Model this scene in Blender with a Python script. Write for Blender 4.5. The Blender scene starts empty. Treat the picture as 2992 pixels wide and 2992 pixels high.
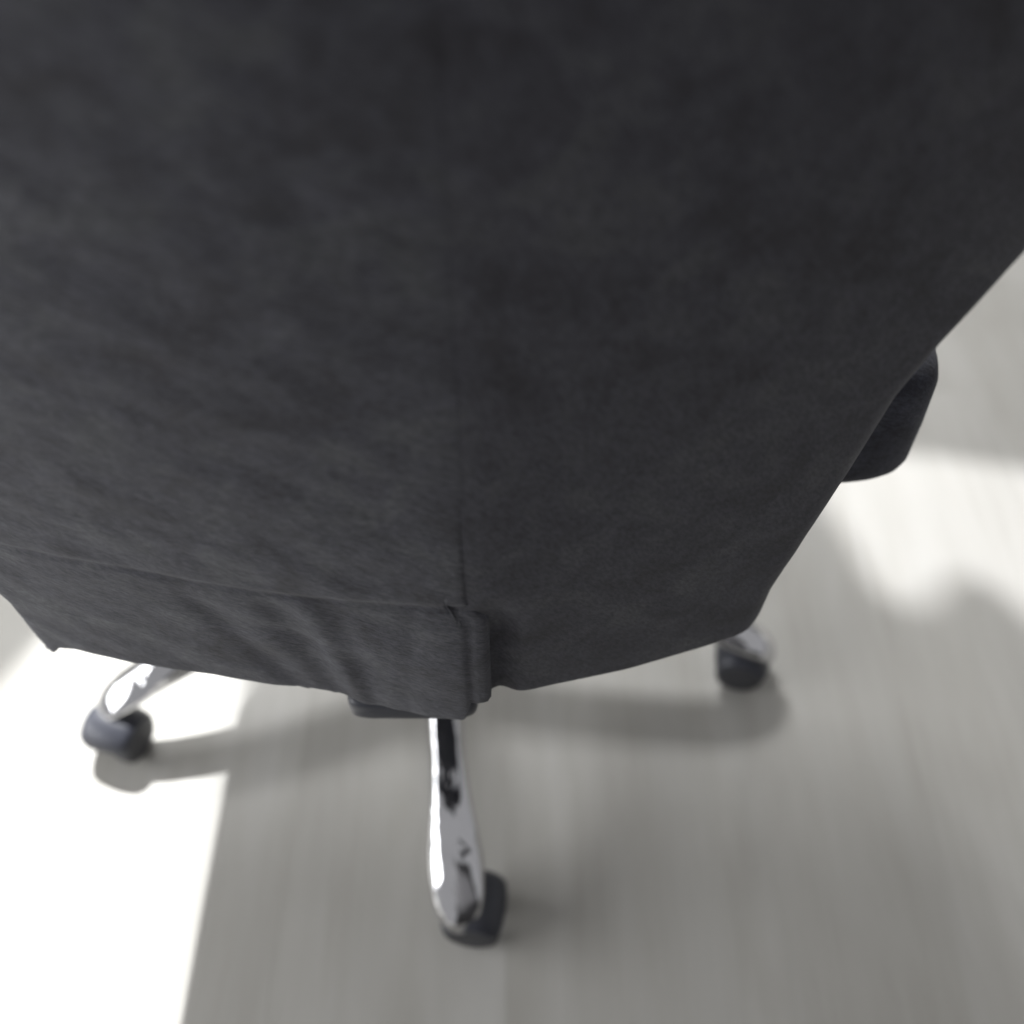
import bpy, bmesh, math, random
from mathutils import Vector, noise, Matrix
random.seed(7)
sc = bpy.context.scene
C = sc.collection
R = math.radians
PI = math.pi

# ---------------------------------------------------------------- camera
cam_d = bpy.data.cameras.new("camera")
cam = bpy.data.objects.new("camera", cam_d); C.objects.link(cam)
cam.location = (.075, -.635, .923)
cam.rotation_euler = (R(40), 0, 0)
cam_d.sensor_width = 36; cam_d.sensor_fit = 'HORIZONTAL'
cam_d.lens = 38.61
cam_d.clip_start = .01; cam_d.clip_end = 100
cam_d.dof.use_dof = True
cam_d.dof.focus_distance = .55
cam_d.dof.aperture_fstop = 3.5
sc.camera = cam

# ---------------------------------------------------------------- light
w = bpy.data.worlds.new("World"); sc.world = w; w.use_nodes = True
bg = w.node_tree.nodes['Background']
bg.inputs['Color'].default_value = (.97, .97, 1.0, 1)
bg.inputs['Strength'].default_value = .45

SUN = Vector((-2.3, 5.2, 8.2))            # the low daylight that falls through the window
sd = bpy.data.lights.new("window_sunlight", 'SPOT')
sd.energy = 14500; sd.color = (.98, .99, 1)
sd.shadow_soft_size = .065; sd.spot_size = R(30); sd.spot_blend = .2
so = bpy.data.objects.new("window_sunlight", sd); C.objects.link(so)
so.location = SUN
so.rotation_euler = (Vector((0, 0, 0)) - SUN).to_track_quat('-Z', 'Y').to_euler()

ad = bpy.data.lights.new("window_skylight", 'AREA')
ad.shape = 'RECTANGLE'; ad.size = .45; ad.size_y = .45; ad.energy = 40; ad.color = (.97, .98, 1)
ao = bpy.data.objects.new("window_skylight", ad); C.objects.link(ao)
ao.location = (-.25, 1.36, 1.72)
ao.rotation_euler = (Vector((.1, 0, 0)) - ao.location).to_track_quat('-Z', 'Y').to_euler()

ld = bpy.data.lights.new("side_window_light", 'AREA')
ld.shape = 'RECTANGLE'; ld.size = 2.2; ld.size_y = .9; ld.energy = 57; ld.color = (.97, .98, 1)
lo = bpy.data.objects.new("side_window_light", ld); C.objects.link(lo)
lo.location = (-2.3, -.55, .95)
lo.rotation_euler = (Vector((0, -.3, .3)) - lo.location).to_track_quat('-Z', 'Y').to_euler()

sc.view_settings.view_transform = 'Standard'
sc.view_settings.look = 'None'
sc.view_settings.exposure = 0
sc.view_settings.gamma = 1

# ---------------------------------------------------------------- materials
def mat(name):
    m = bpy.data.materials.new(name); m.use_nodes = True
    nt = m.node_tree
    return m, nt, nt.nodes['Principled BSDF']
def N(nt, t, **k):
    n = nt.nodes.new(t)
    for a, v in k.items(): setattr(n, a, v)
    return n
def ramp(nt, src, stops):
    r = N(nt, 'ShaderNodeValToRGB'); nt.links.new(src, r.inputs[0])
    e = r.color_ramp.elements
    while len(e) < len(stops): e.new(.5)
    for i, (p, c) in enumerate(stops):
        e[i].position = p; e[i].color = (*c, 1)
    return r.outputs[0]
def mapping(nt, src, scale, rot=(0, 0, 0)):
    m = N(nt, 'ShaderNodeMapping'); nt.links.new(src, m.inputs[0])
    m.inputs['Scale'].default_value = scale; m.inputs['Rotation'].default_value = rot
    return m.outputs[0]
def noisetex(nt, src, scale, detail=4, rough=.5, dist=0):
    n = N(nt, 'ShaderNodeTexNoise'); nt.links.new(src, n.inputs['Vector'])
    n.inputs['Scale'].default_value = scale; n.inputs['Detail'].default_value = detail
    n.inputs['Roughness'].default_value = rough; n.inputs['Distortion'].default_value = dist
    return n.outputs['Fac']
def mix(nt, a, b, f, mode='MIX'):
    m = N(nt, 'ShaderNodeMix', data_type='RGBA', blend_type=mode)
    for s, v in ((m.inputs['Factor'], f), (m.inputs['A'], a), (m.inputs['B'], b)):
        if hasattr(v, 'links'): nt.links.new(v, s)
        elif isinstance(v, tuple): s.default_value = (*v, 1)
        else: s.default_value = v
    return m.outputs['Result']

def fabric_mat(name, base, tilt, amp=1.0):
    m, nt, b = mat(name)
    tc = N(nt, 'ShaderNodeTexCoord').outputs['Object']
    d = mapping(nt, tc, (1, 1, 1), (0, tilt, 0))
    st = noisetex(nt, mapping(nt, d, (34, 20, 90)), 1.0, 6, .68, .7)     # slubs drawn out along the stretch
    cl = noisetex(nt, mapping(nt, tc, (1, 1, 1)), 30, 7, .68, .5)
    we = noisetex(nt, mapping(nt, d, (.55, 1, 1.5)), 420, 4, .7)
    c1 = ramp(nt, st, [(.3, tuple(x * (1 - .24 * amp) for x in base)), (.7, tuple(x * (1 + .28 * amp) for x in base))])
    c2 = ramp(nt, cl, [(.36, (.66, .64, .68)), (.5, (1.0, 1.0, 1.08)), (.64, (1.36, 1.38, 1.34))])
    c3 = ramp(nt, we, [(.36, (.62, .62, .64)), (.64, (1.38, 1.38, 1.36))])
    c = mix(nt, mix(nt, c1, c2, 1.0, 'MULTIPLY'), c3, 1.0, 'MULTIPLY')
    nt.links.new(c, b.inputs['Base Color'])
    b.inputs['Roughness'].default_value = .92
    b.inputs['Specular IOR Level'].default_value = .25
    b.inputs['Sheen Weight'].default_value = .12
    b.inputs['Sheen Roughness'].default_value = .6
    h = N(nt, 'ShaderNodeMath', operation='MULTIPLY_ADD')
    nt.links.new(st, h.inputs[0]); h.inputs[1].default_value = 1.0; nt.links.new(we, h.inputs[2])
    bp = N(nt, 'ShaderNodeBump'); bp.inputs['Strength'].default_value = .35 * amp; bp.inputs['Distance'].default_value = .002
    nt.links.new(h.outputs[0], bp.inputs['Height']); nt.links.new(bp.outputs[0], b.inputs['Normal'])
    return m
M_cover = fabric_mat('cover_fabric', (.0390, .0395, .0455), R(-24))
M_cover_r = fabric_mat('cover_fabric_plain', (.0385, .0385, .0445), R(-60), .35)
M_seat = fabric_mat('seat_fabric', (.036, .038, .048), R(-30))
def simple(name, col, rough, metal=0, bump=0, var=.15):
    m, nt, b = mat(name)
    tc = N(nt, 'ShaderNodeTexCoord').outputs['Object']
    n = noisetex(nt, tc, 60, 5, .6)
    nt.links.new(ramp(nt, n, [(.3, tuple(x * (1 - var) for x in col)), (.7, tuple(min(1, x * (1 + var)) for x in col))]), b.inputs['Base Color'])
    rr = N(nt, 'ShaderNodeMapRange'); nt.links.new(n, rr.inputs[0])
    rr.inputs[3].default_value = rough * .8; rr.inputs[4].default_value = rough * 1.25
    nt.links.new(rr.outputs[0], b.inputs['Roughness'])
    b.inputs['Metallic'].default_value = metal
    if bump:
        bp = N(nt, 'ShaderNodeBump'); bp.inputs['Strength'].default_value = bump; bp.inputs['Distance'].default_value = .001
        nt.links.new(n, bp.inputs['Height']); nt.links.new(bp.outputs[0], b.inputs['Normal'])
    return m
M_chrome = simple('chrome', (.60, .60, .61), .05, 1, 0, .04)
nt = M_chrome.node_tree; b = nt.nodes['Principled BSDF']     # faint waviness of the polished casting
n = noisetex(nt, mapping(nt, N(nt, 'ShaderNodeTexCoord').outputs['Object'], (14, 42, 30)), 1, 2, .5, .8)
bp = N(nt, 'ShaderNodeBump'); bp.inputs['Strength'].default_value = .55; bp.inputs['Distance'].default_value = .004
nt.links.new(n, bp.inputs['Height']); nt.links.new(bp.outputs[0], b.inputs['Normal'])
M_plastic = simple('black_plastic', (.030, .032, .042), .42, 0, .15)
M_rubber = simple('dark_rubber', (.045, .045, .05), .6, 0, .15)
M_wallp = simple('added_wall_pale', (.78, .78, .76), .8, 0, .2, .03)
M_sub = simple('floor_underlay', (.05, .05, .05), .9)

# laminate: pale grey with long darker streaks of grain
M_floor, nt, b = mat('grey_laminate')
tc = N(nt, 'ShaderNodeTexCoord').outputs['Object']
oi = N(nt, 'ShaderNodeObjectInfo').outputs['Random']
off = N(nt, 'ShaderNodeVectorMath', operation='MULTIPLY_ADD')
cx = N(nt, 'ShaderNodeCombineXYZ')
for i in range(3): nt.links.new(oi, cx.inputs[i])
nt.links.new(cx.outputs[0], off.inputs[0]); off.inputs[1].default_value = (13, 37, 5); nt.links.new(tc, off.inputs[2])
v = off.outputs[0]
g1 = noisetex(nt, mapping(nt, v, (26, 3.2, 1)), 1, 5, .6, .5)
g2 = noisetex(nt, mapping(nt, v, (95, 6, 1)), 1, 4, .6, .2)
g3 = noisetex(nt, mapping(nt, v, (7, 2.6, 1)), 1, 3, .5, .6)
ca = ramp(nt, g1, [(.25, (.366, .353, .322)), (.5, (.400, .388, .360)), (.75, (.424, .414, .388))])
cb = ramp(nt, g2, [(.25, (.965, .965, .96)), (.65, (1.02, 1.02, 1.02))])
cc = ramp(nt, g3, [(.3, (.90, .895, .885)), (.7, (1.08, 1.085, 1.09))])
cd = ramp(nt, oi, [(0, (.995, .995, .995)), (1, (1.005, 1.005, 1.005))])
c = mix(nt, mix(nt, mix(nt, ca, cb, 1.0, 'MULTIPLY'), cc, 1.0, 'MULTIPLY'), cd, 1.0, 'MULTIPLY')
nt.links.new(c, b.inputs['Base Color'])
b.inputs['Roughness'].default_value = .55
b.inputs['Specular IOR Level'].default_value = .3
bp = N(nt, 'ShaderNodeBump'); bp.inputs['Strength'].default_value = .15; bp.inputs['Distance'].default_value = .0006
nt.links.new(g2, bp.inputs['Height']); nt.links.new(bp.outputs[0], b.inputs['Normal'])

# ---------------------------------------------------------------- helpers
def obj(name, bm, m, parent=None, smooth=True):
    me = bpy.data.meshes.new(name)
    bmesh.ops.recalc_face_normals(bm, faces=bm.faces)
    bm.to_mesh(me); bm.free()
    me.materials.append(m)
    if smooth:
        for p in me.polygons: p.use_smooth = True
    o = bpy.data.objects.new(name, me); C.objects.link(o)
    if parent: o.parent = parent
    return o
def loft(bm, rings, cap0=True, cap1=True):
    vs = [[bm.verts.new(p) for p in r] for r in rings]
    n = len(rings[0])
    for a, b_ in zip(vs, vs[1:]):
        for i in range(n):
            bm.faces.new((a[i], a[(i + 1) % n], b_[(i + 1) % n], b_[i]))
    if cap0: bm.faces.new(vs[0][::-1])
    if cap1: bm.faces.new(vs[-1])
def lathe(bm, prof, n=32, M=Matrix()):
    loft(bm, [[M @ Vector((r * math.cos(2 * PI * i / n), r * math.sin(2 * PI * i / n), z)) for i in range(n)] for r, z in prof])
def interp(tab, x):
    if x <= tab[0][0]: return tab[0][1]
    for (a, fa), (b_, fb) in zip(tab, tab[1:]):
        if x <= b_:
            t = (x - a) / (b_ - a)
            return fa + (fb - fa) * t
    return tab[-1][1]
def sstep(a, b_, x):
    t = max(0, min(1, (x - a) / (b_ - a))); return t * t * (3 - 2 * t)

# ---------------------------------------------------------------- floor
fl = bpy.data.meshes.new('floor')
fl.from_pydata([(-4, -3, -.010), (4, -3, -.010), (4, 5, -.010), (-4, 5, -.010)], [], [(0, 1, 2, 3)])
fl.materials.append(M_sub)
floor = bpy.data.objects.new('floor', fl); C.objects.link(floor); floor['kind'] = 'structure'
PW, PL, gap, bv = .19, 1.28, .00012, .00015
def plank_mesh():
    bm = bmesh.new()
    hx, hy = (PW - gap) / 2, (PL - gap) / 2
    def ring(e, z): return [(-hx + e, -hy + e, z), (hx - e, -hy + e, z), (hx - e, hy - e, z), (-hx + e, hy - e, z)]
    loft(bm, [ring(0, -.008), ring(0, -bv * .6), ring(bv, 0)], False, True)
    me = bpy.data.meshes.new('plank'); bmesh.ops.recalc_face_normals(bm, faces=bm.faces)
    bm.to_mesh(me); bm.free(); me.materials.append(M_floor); return me
pm = plank_mesh()
for i in range(-9, 9):
    sh = .31 + ((i * 3) % 7) / 7 * .50
    for j in range(-2, 3):
        o = bpy.data.objects.new('plank', pm); C.objects.link(o); o.parent = floor
        o.location = (.45 + PW * (i + .5), -.62 + sh + PL * j, 0)

# ---------------------------------------------------------------- added out-of-view wall, its openings shaped to throw the floor's sun patches
YW = 1.5
def to_wall(x, y):
    P = Vector((x, y, 0)); d = SUN - P; t = (YW - y) / d.y
    q = P + d * t
    return (q.x, q.z)
left_light = [(-.60, -.62), (-.60, -.30), (-.470, -.20), (-.418, -.092), (-.392, -.035), (-.36, .03), (-.200, .06), (-.194, -.10), (-.186, -.30), (-.170, -.60), (-.155, -.95), (-.50, -.95)]
right_light = [(.41, .215), (.42, .14), (.435, .10), (.451, .030), (.468, .012), (.490, .006), (.508, .016), (.526, .036),
               (.545, .046), (.565, .042), (.583, .022), (.600, -.005), (.63, -.05), (.80, -.10), (.80, .185), (.66, .207), (.56, .230), (.48, .238)]
cu = bpy.data.curves.new('added_wall', 'CURVE'); cu.dimensions = '2D'; cu.fill_mode = 'BOTH'; cu.extrude = .005
for pts in ([(-3, .0), (3, .0), (3, 3.9), (-3, 3.9)], [to_wall(*p) for p in left_light], [to_wall(*p) for p in right_light]):
    s = cu.splines.new('POLY'); s.points.add(len(pts) - 1); s.use_cyclic_u = True
    for q, p in zip(s.points, pts): q.co = (p[0], p[1], 0, 1)
cu.materials.append(M_wallp)
added_wall = bpy.data.objects.new('added_wall', cu); C.objects.link(added_wall)
added_wall.location = (0, YW, 0); added_wall.rotation_euler = (R(90), 0, 0); added_wall['kind'] = 'structure'

# dark wall added behind the camera to block ambient light and darken chrome reflections
M_dark = simple('added_wall_dark', (.055, .053, .055), .7, 0, .2, .08)
bm = bmesh.new()
loft(bm, [[(-.12, -1.55, z), (2.6, -1.55, z), (2.6, -1.43, z), (-.12, -1.43, z)] for z in (0, 2.15)])
rw = obj('added_wall', bm, M_dark, None, False); rw['kind'] = 'structure'

# thin pane added in the right-hand opening to dim its sun patch
M_pane = bpy.data.materials.new('dimming_filter'); M_pane.use_nodes = True
nt = M_pane.node_tree; nt.nodes.clear()
ou = N(nt, 'ShaderNodeOutputMaterial'); tb = N(nt, 'ShaderNodeBsdfTransparent'); tb.inputs[0].default_value = (.47, .47, .48, 1)
gb = N(nt, 'ShaderNodeBsdfGlossy'); gb.inputs['Roughness'].default_value = .02
mx = N(nt, 'ShaderNodeMixShader'); mx.inputs[0].default_value = .05
nt.links.new(tb.outputs[0], mx.inputs[1]); nt.links.new(gb.outputs[0], mx.inputs[2]); nt.links.new(mx.outputs[0], ou.inputs[0])
q = [to_wall(*p) for p in right_light]
xa, xb, za, zb = min(a for a, _ in q) - .01, max(a for a, _ in q) + .02, min(b_ for _, b_ in q) - .02, max(b_ for _, b_ in q) + .02
me = bpy.data.meshes.new('dimming_pane')
me.from_pydata([(xa, za, -.006), (xb, za, -.006), (xb, zb, -.006), (xa, zb, -.006)], [], [(0, 1, 2, 3)]); me.materials.append(M_pane)
pane = bpy.data.objects.new('dimming_pane', me); C.objects.link(pane); pane.parent = added_wall

# ---------------------------------------------------------------- the chair
chair = bpy.data.objects.new('office_chair', None); C.objects.link(chair)
chair['label'] = 'black fabric office chair seen from behind, on a chrome star base with castors'
chair['category'] = 'office chair'

# outer half of the backrest at each height, measured from its middle line x = .0075
EDGE = [(.355, .2105), (.39, .2120), (.43, .2140), (.47, .2225), (.53, .2350), (.58, .2440), (.61, .2570),
        (.65, .2800), (.70, .2980), (.78, .3060), (.88, .3020), (.96, .2700), (1.01, .2300), (1.04, .16), (1.05, .10)]
XM = .0075
SEAM = .056
HEM_L = [(-.215, .374), (-.206, .368), (-.197, .373), (-.186, .389), (-.175, .393), (-.13, .3975), (-.092, .3995), (-.05, .397),
         (-.030, .397), (-.018, .394), (-.008, .390), (.010, .3885), (.030, .388), (.044, .3875), (.047, .391), (.049, .407), (.058, .409), (.064, .409)]
HEM_R = [(.040, .405), (.057, .4045), (.10, .4005), (.139, .395), (.189, .394), (.212, .395), (.222, .403)]
def surf(x, z):
    """rear face of the upholstered back"""
    y = -.322 - .09 * (z - .385) + .92 * x * x
    k = math.exp(-(math.sqrt((x - SEAM) ** 2 + .020 ** 2) - .020) / .055)
    y -= .012 * k * (1 - .90 * sstep(.48, .72, z))         # ridge that the seam makes
    return y
def wrinkle(x, z, left):
    a = R(-24)
    u = x * math.cos(a) + (z) * math.sin(a) * -1
    u = x * math.cos(a) - z * math.sin(a); v_ = x * math.sin(a) + z * math.cos(a)
    u = x * math.cos(-a) - z * math.sin(-a); v_ = x * math.sin(-a) + z * math.cos(-a)
    s = noise.noise(Vector((u * 9, v_ * 48, 3.1))) * .0010 + noise.noise(Vector((u * 40, v_ * 90, 8.1))) * .00035 + noise.noise(Vector((x * 55, z * 60, 4.4))) * .0005
    s += noise.noise(Vector((x * 7, z * 9, 1.7))) * .0020
    s *= .30 + .70 * sstep(.004, .07, SEAM - x) if left else .30
    return s
def panel(name, left, parent):
    bm = bmesh.new()
    NX, NZ = (150, 330)
    ztop = 1.045
    grid = []
    r = .016
    for j in range(NZ + 1):
        t = j / NZ
        row = []
        for i in range(NX + 1):
            s = i / NX
            # z first from a nominal x, then the exact side for that height
            xa = -.200 if left else SEAM - .006
            xb = (SEAM + .008) if left else .212
            xn = xa + (xb - xa) * s
            if left:
                z0 = interp(HEM_L, (-.206 + (.060 + .206) * s))
            else:
                z0 = interp(HEM_R, (SEAM - .006 + (.222 - SEAM + .006) * s))
            z = z0 + (ztop - z0) * t
            half = interp(EDGE, z)
            if left:
                xl = XM - half
                xr = SEAM + .009 * (1 - sstep(.49, .512, z)) - .001
                x = xl + (xr - xl) * s
                dside = x - xl
            else:
                xl = SEAM - .006
                xr = XM + half
                x = xl + (xr - xl) * s
                dside = xr - x
            y = surf(x, z) + wrinkle(x, z, left)
            if left:
                # hem band: a stitched line with the band slightly lower than the cloth above
                zs = .507 - .004 * sstep(-.1, .05, x) + .0015 * math.sin(x * 40)
                y += .0012 * math.exp(-((z - zs) / .0026) ** 2)
                y += .0008 * (1 - sstep(zs - .004, zs + .004, z))
                # loose folds above the flap
                dz = (1 - sstep(.485, .515, z))
                for xc, sl, am, wd in ((-.062, .45, .0032, .010), (-.030, .22, .0030, .009), (-.016, .16, -.0022, .007), (-.004, .10, .0014, .006), (.024, -.1, .0010, .006)):
                    xx = x - (xc - sl * (z - .45))
                    y += .6 * am * math.exp(-(xx / wd) ** 2) * dz
                lift = .0002 + .0008 * (1 - sstep(.46, .60, z)) + .0050 * (1 - sstep(.44, .512, z))
                y -= lift * sstep(-.03, SEAM, x)
                # stitched seam running beside the overlapping edge
                y += .0012 * math.exp(-((x - (xr - .010)) / .0016) ** 2) * dz
            else:
                # little pocket beside the flap
                y += .0060 * math.exp(-((x - .068) / .008) ** 2) * (1 - sstep(.47, .512, z))
            # roll the cloth round the side and round the hem
            if dside < r: y += r - math.sqrt(max(0, r * r - (r - dside) ** 2))
            dh = (z - z0)
            rh = .005
            if dh < rh: y += rh - math.sqrt(max(0, rh * rh - (rh - dh) ** 2))
            if left and s > .5:
                dj = xr - x
                rj = .003
                if dj < rj: y += (rj - math.sqrt(max(0, rj ** 2 - (rj - dj) ** 2))) * (1 - .97 * sstep(.49, .60, z))
            row.append((x, y, z))
        grid.append(row)
    vs = [[bm.verts.new(p) for p in row] for row in grid]
    for a, b_ in zip(vs, vs[1:]):
        for i in range(NX): bm.faces.new((a[i], a[i + 1], b_[i + 1], b_[i]))
    # turn the cloth under: side return, hem return
    def ret(chain, dx, dy, dz):
        prev = None
        for v1 in chain:
            v2 = bm.verts.new((v1.co.x + dx, v1.co.y + dy, v1.co.z + dz))
            if prev:
                bm.faces.new((prev[0], v1, v2, prev[1]))
                bm.edges.get((prev[0], v1)).smooth = False
            prev = (v1, v2)
    ret(vs[0], 0, .020 if not left else .014, .004)
    ret([row[0] for row in vs], .004 if left else 0, .045 if left else .002, 0)
    ret([row[-1] for row in vs], 0 if left else -.004, .006 if left else .045, 0)
    ret(vs[-1], 0, .05, 0)
    return obj(name, bm, M_cover if left else M_cover_r, parent)
back = bpy.data.objects.new('backrest', None); C.objects.link(back); back.parent = chair
panel('fabric_panel', True, back)
panel('fabric_panel', False, back)
# padded core of the backrest
bm = bmesh.new()
rings = []
for k in range(40):
    z = .400 + (1.035 - .400) * k / 39
    h = interp(EDGE, z) - .012
    ring = []
    for i in range(24): 
        x = XM - h + 2 * h * i / 23; ring.append((x, surf(x, z) + .020 + .03 * (abs(2 * i / 23 - 1)) ** 8, z))
    for i in range(24):
        x = XM + h - 2 * h * i / 23; ring.append((x, surf(x, z) + .060 - .006 * (abs(2 * i / 23 - 1)) ** 8, z))
    rings.append(ring)
loft(bm, rings)
obj('cushion_core', bm, M_seat, back)
# hem piping, a thin cord under the cloth edge
def cord(name, pts, rad, m, parent, n=10):
    bm = bmesh.new(); rings = []
    for i, p in enumerate(pts):
        a = Vector(pts[max(0, i - 1)]); c = Vector(pts[min(len(pts) - 1, i + 1)])
        t = (c - a).normalized(); u = t.cross(Vector((0, 0, 1))).normalized(); v_ = t.cross(u)
        rings.append([Vector(p) + (u * math.cos(2 * PI * k / n) + v_ * math.sin(2 * PI * k / n)) * rad for k in range(n)])
    loft(bm, rings); return obj(name, bm, m, parent)
pts = []
for i in range(70):
    x = -.200 + (.235 - .020) * i / 69 * 1.0
    if x > -.010: break
    z = interp(HEM_L, x)
    pts.append((x, surf(x, z) + .009 + .0008 * math.sin(i * 1.3), z + .0005))
cord('hem_piping', pts, .0036, M_plastic, back)

# ---- seat cushion
def sbox(cx_, cy_, cz_, hx, hy, hz, e=5.0, ez=3.0, n=72, m=28):
    bm = bmesh.new(); rings = []
    def sg(v, p): return math.copysign(abs(v) ** p, v)
    for j in range(1, m):
        ph = -PI / 2 + PI * j / m
        rr = abs(math.cos(ph)) ** (2 / ez); z = sg(math.sin(ph), 2 / ez)
        rings.append([(cx_ + hx * rr * sg(math.cos(2 * PI * i / n), 2 / e), cy_ + hy * rr * sg(math.sin(2 * PI * i / n), 2 / e), cz_ + hz * z) for i in range(n)])
    loft(bm, rings); return bm
seat = obj('seat', sbox(.006, .000, .476, .309, .210, .050, 16, 8), M_seat, chair)

# ---- mechanism, gas lift, back bracket
obj('tilt_mechanism', sbox(0, .01, .375, .075, .11, .026, 6, 4, 40, 16), M_plastic, chair)
bm = bmesh.new(); lathe(bm, [(.014, .16), (.014, .36)]); obj('gas_lift', bm, M_chrome, chair)
bm = bmesh.new(); lathe(bm, [(.026, .125), (.0265, .13), (.0255, .255), (.024, .26), (.015, .262)]); obj('lift_cover', bm, M_plastic, chair)
brk = obj('back_bracket', sbox(.018, -.294, .3680, .038, .026, .0100, 7, 5, 40, 14), M_plastic, chair)
bm = bmesh.new()
loft(bm, [[(.0 + .030 * a, y, z + .007 * b_) for a, b_ in ((-1, -1), (1, -1), (1, 1), (-1, 1))]
          for y, z in ((-.285, .362), (-.24, .352), (-.16, .362), (-.06, .368))])
obj('back_bar', bm, M_plastic, chair, False)

# ---- star base
ROT = 6
base = bpy.data.objects.new('star_base', None); C.objects.link(base); base.parent = chair
bm = bmesh.new(); lathe(bm, [(.030, .078), (.040, .082), (.046, .092), (.046, .118), (.040, .129), (.031, .135), (.027, .136)], 40)
obj('hub', bm, M_chrome, base)
def leg_mesh():
    bm = bmesh.new()
    # r, top z, bottom z, half width
    S = [(.020, .131, .091, .0200), (.06, .1275, .089, .0195), (.11, .122, .086, .0185), (.16, .1150, .081, .0178), (.20, .1080, .0755, .0176),
         (.235, .1000, .069, .0188), (.262, .0910, .061, .0208), (.285, .0810, .053, .0222), (.303, .0715, .046, .0215), (.316, .0625, .042, .0188),
         (.325, .0530, .0375, .0150), (.330, .0460, .037, .0100), (.3318, .0415, .037, .004)]
    n = 40
    def cr(t):                                   # catmull-rom through the sections
        i = min(int(t), len(S) - 2); f = t - i
        P = [S[max(0, i - 1)], S[i], S[i + 1], S[min(len(S) - 1, i + 2)]]
        return [.5 * (2 * P[1][k] + (P[2][k] - P[0][k]) * f + (2 * P[0][k] - 5 * P[1][k] + 4 * P[2][k] - P[3][k]) * f * f + (3 * P[1][k] - P[0][k] - 3 * P[2][k] + P[3][k]) * f ** 3) for k in range(4)]
    rings = []
    M_ = 96
    for j in range(M_ + 1):
        r, zt, zb, hw = cr(j / M_ * (len(S) - 1))
        flat = 1 - sstep(.20, .29, r)             # flat-topped near the hub, rounded near the castor
        zc, hz = (zt + zb) / 2, (zt - zb) / 2
        ring = []
        for i in range(n):
            a = 2 * PI * i / n
            e = 2 / (1.62 + 2.7 * flat)
            cx_, sz_ = math.copysign(abs(math.cos(a)) ** e, math.cos(a)), math.copysign(abs(math.sin(a)) ** e, math.sin(a))
            wid = hw * (1 - .30 * flat * (sz_ * .5 + .5))
            ring.append((r, wid * cx_, zc + hz * sz_))
        rings.append(ring)
    loft(bm, rings)
    me = bpy.data.meshes.new('leg'); bmesh.ops.recalc_face_normals(bm, faces=bm.faces); bm.to_mesh(me); bm.free()
    me.materials.append(M_chrome)
    for p in me.polygons: p.use_smooth = True
    return me
lm = leg_mesh()
def shared(name, bm, m):
    me = bpy.data.meshes.new(name); bmesh.ops.recalc_face_normals(bm, faces=bm.faces); bm.to_mesh(me); bm.free()
    me.materials.append(m)
    for p in me.polygons: p.use_smooth = True
    return me
WR = .0225
bm = bmesh.new(); lathe(bm, [(.006, -.010), (.014, -.0105), (.0200, -.0092), (WR - .0008, -.006), (WR, -.002), (WR, .004), (WR - .001, .008), (.018, .0095), (.010, .010)], 44)
wheel_me = shared('wheel', bm, M_rubber)
bm = bmesh.new()                                  # hood that arches over the two wheels
for k in (0,):
    rings = []
    for j in range(13):
        yy = -.0255 + .051 * j / 12
        q = math.sqrt(max(0.02, 1 - (yy / .027) ** 2)) ** .22
        ro, ri = (WR + .0052) * q, (WR + .0018) * q
        ring = [(ro * math.cos(R(a)), yy, ro * math.sin(R(a))) for a in range(22, 171, 8)]
        ring += [(ri * math.cos(R(a)), yy, ri * math.sin(R(a))) for a in range(166, 21, -8)]
        rings.append(ring)
    loft(bm, rings)
hood_me = shared('hood', bm, M_plastic)
bm = bmesh.new(); lathe(bm, [(.0055, 0), (.0055, .014)], 16); stem_me = shared('stem', bm, M_chrome)
bm = bmesh.new(); lathe(bm, [(.0035, -.022), (.0035, .022)], 16); axle_me = shared('axle', bm, M_chrome)
SW = {276: -8, 348: 168, 204: 250, 60: 20, 132: 140}
for a in (276, 348, 204, 60, 132):
    L = bpy.data.objects.new('leg', lm); C.objects.link(L); L.parent = base; L.rotation_euler = (0, 0, R(a))
    tx, ty = .305 * math.cos(R(a)), .305 * math.sin(R(a))
    d = R(SW[a])                                   # direction in which the wheels trail
    co = {348: .003, 276: .013}.get(a, .020)
    cpx, cpy = tx + co * math.cos(d), ty + co * math.sin(d)
    cast = bpy.data.objects.new('castor', hood_me); C.objects.link(cast); cast.parent = chair
    cast.location = (cpx, cpy, WR); cast.rotation_euler = (0, 0, d)
    for s in (-1, 1):
        wv = bpy.data.objects.new('wheel', wheel_me); C.objects.link(wv); wv.parent = cast
        wv.location = (0, s * .0155, 0); wv.rotation_euler = (R(-90 * s), 0, 0)
    ax = bpy.data.objects.new('axle', axle_me); C.objects.link(ax); ax.parent = cast; ax.rotation_euler = (R(90), 0, 0)
    st = bpy.data.objects.new('stem', stem_me); C.objects.link(st); st.parent = cast
    st.location = (-co, 0, .030)
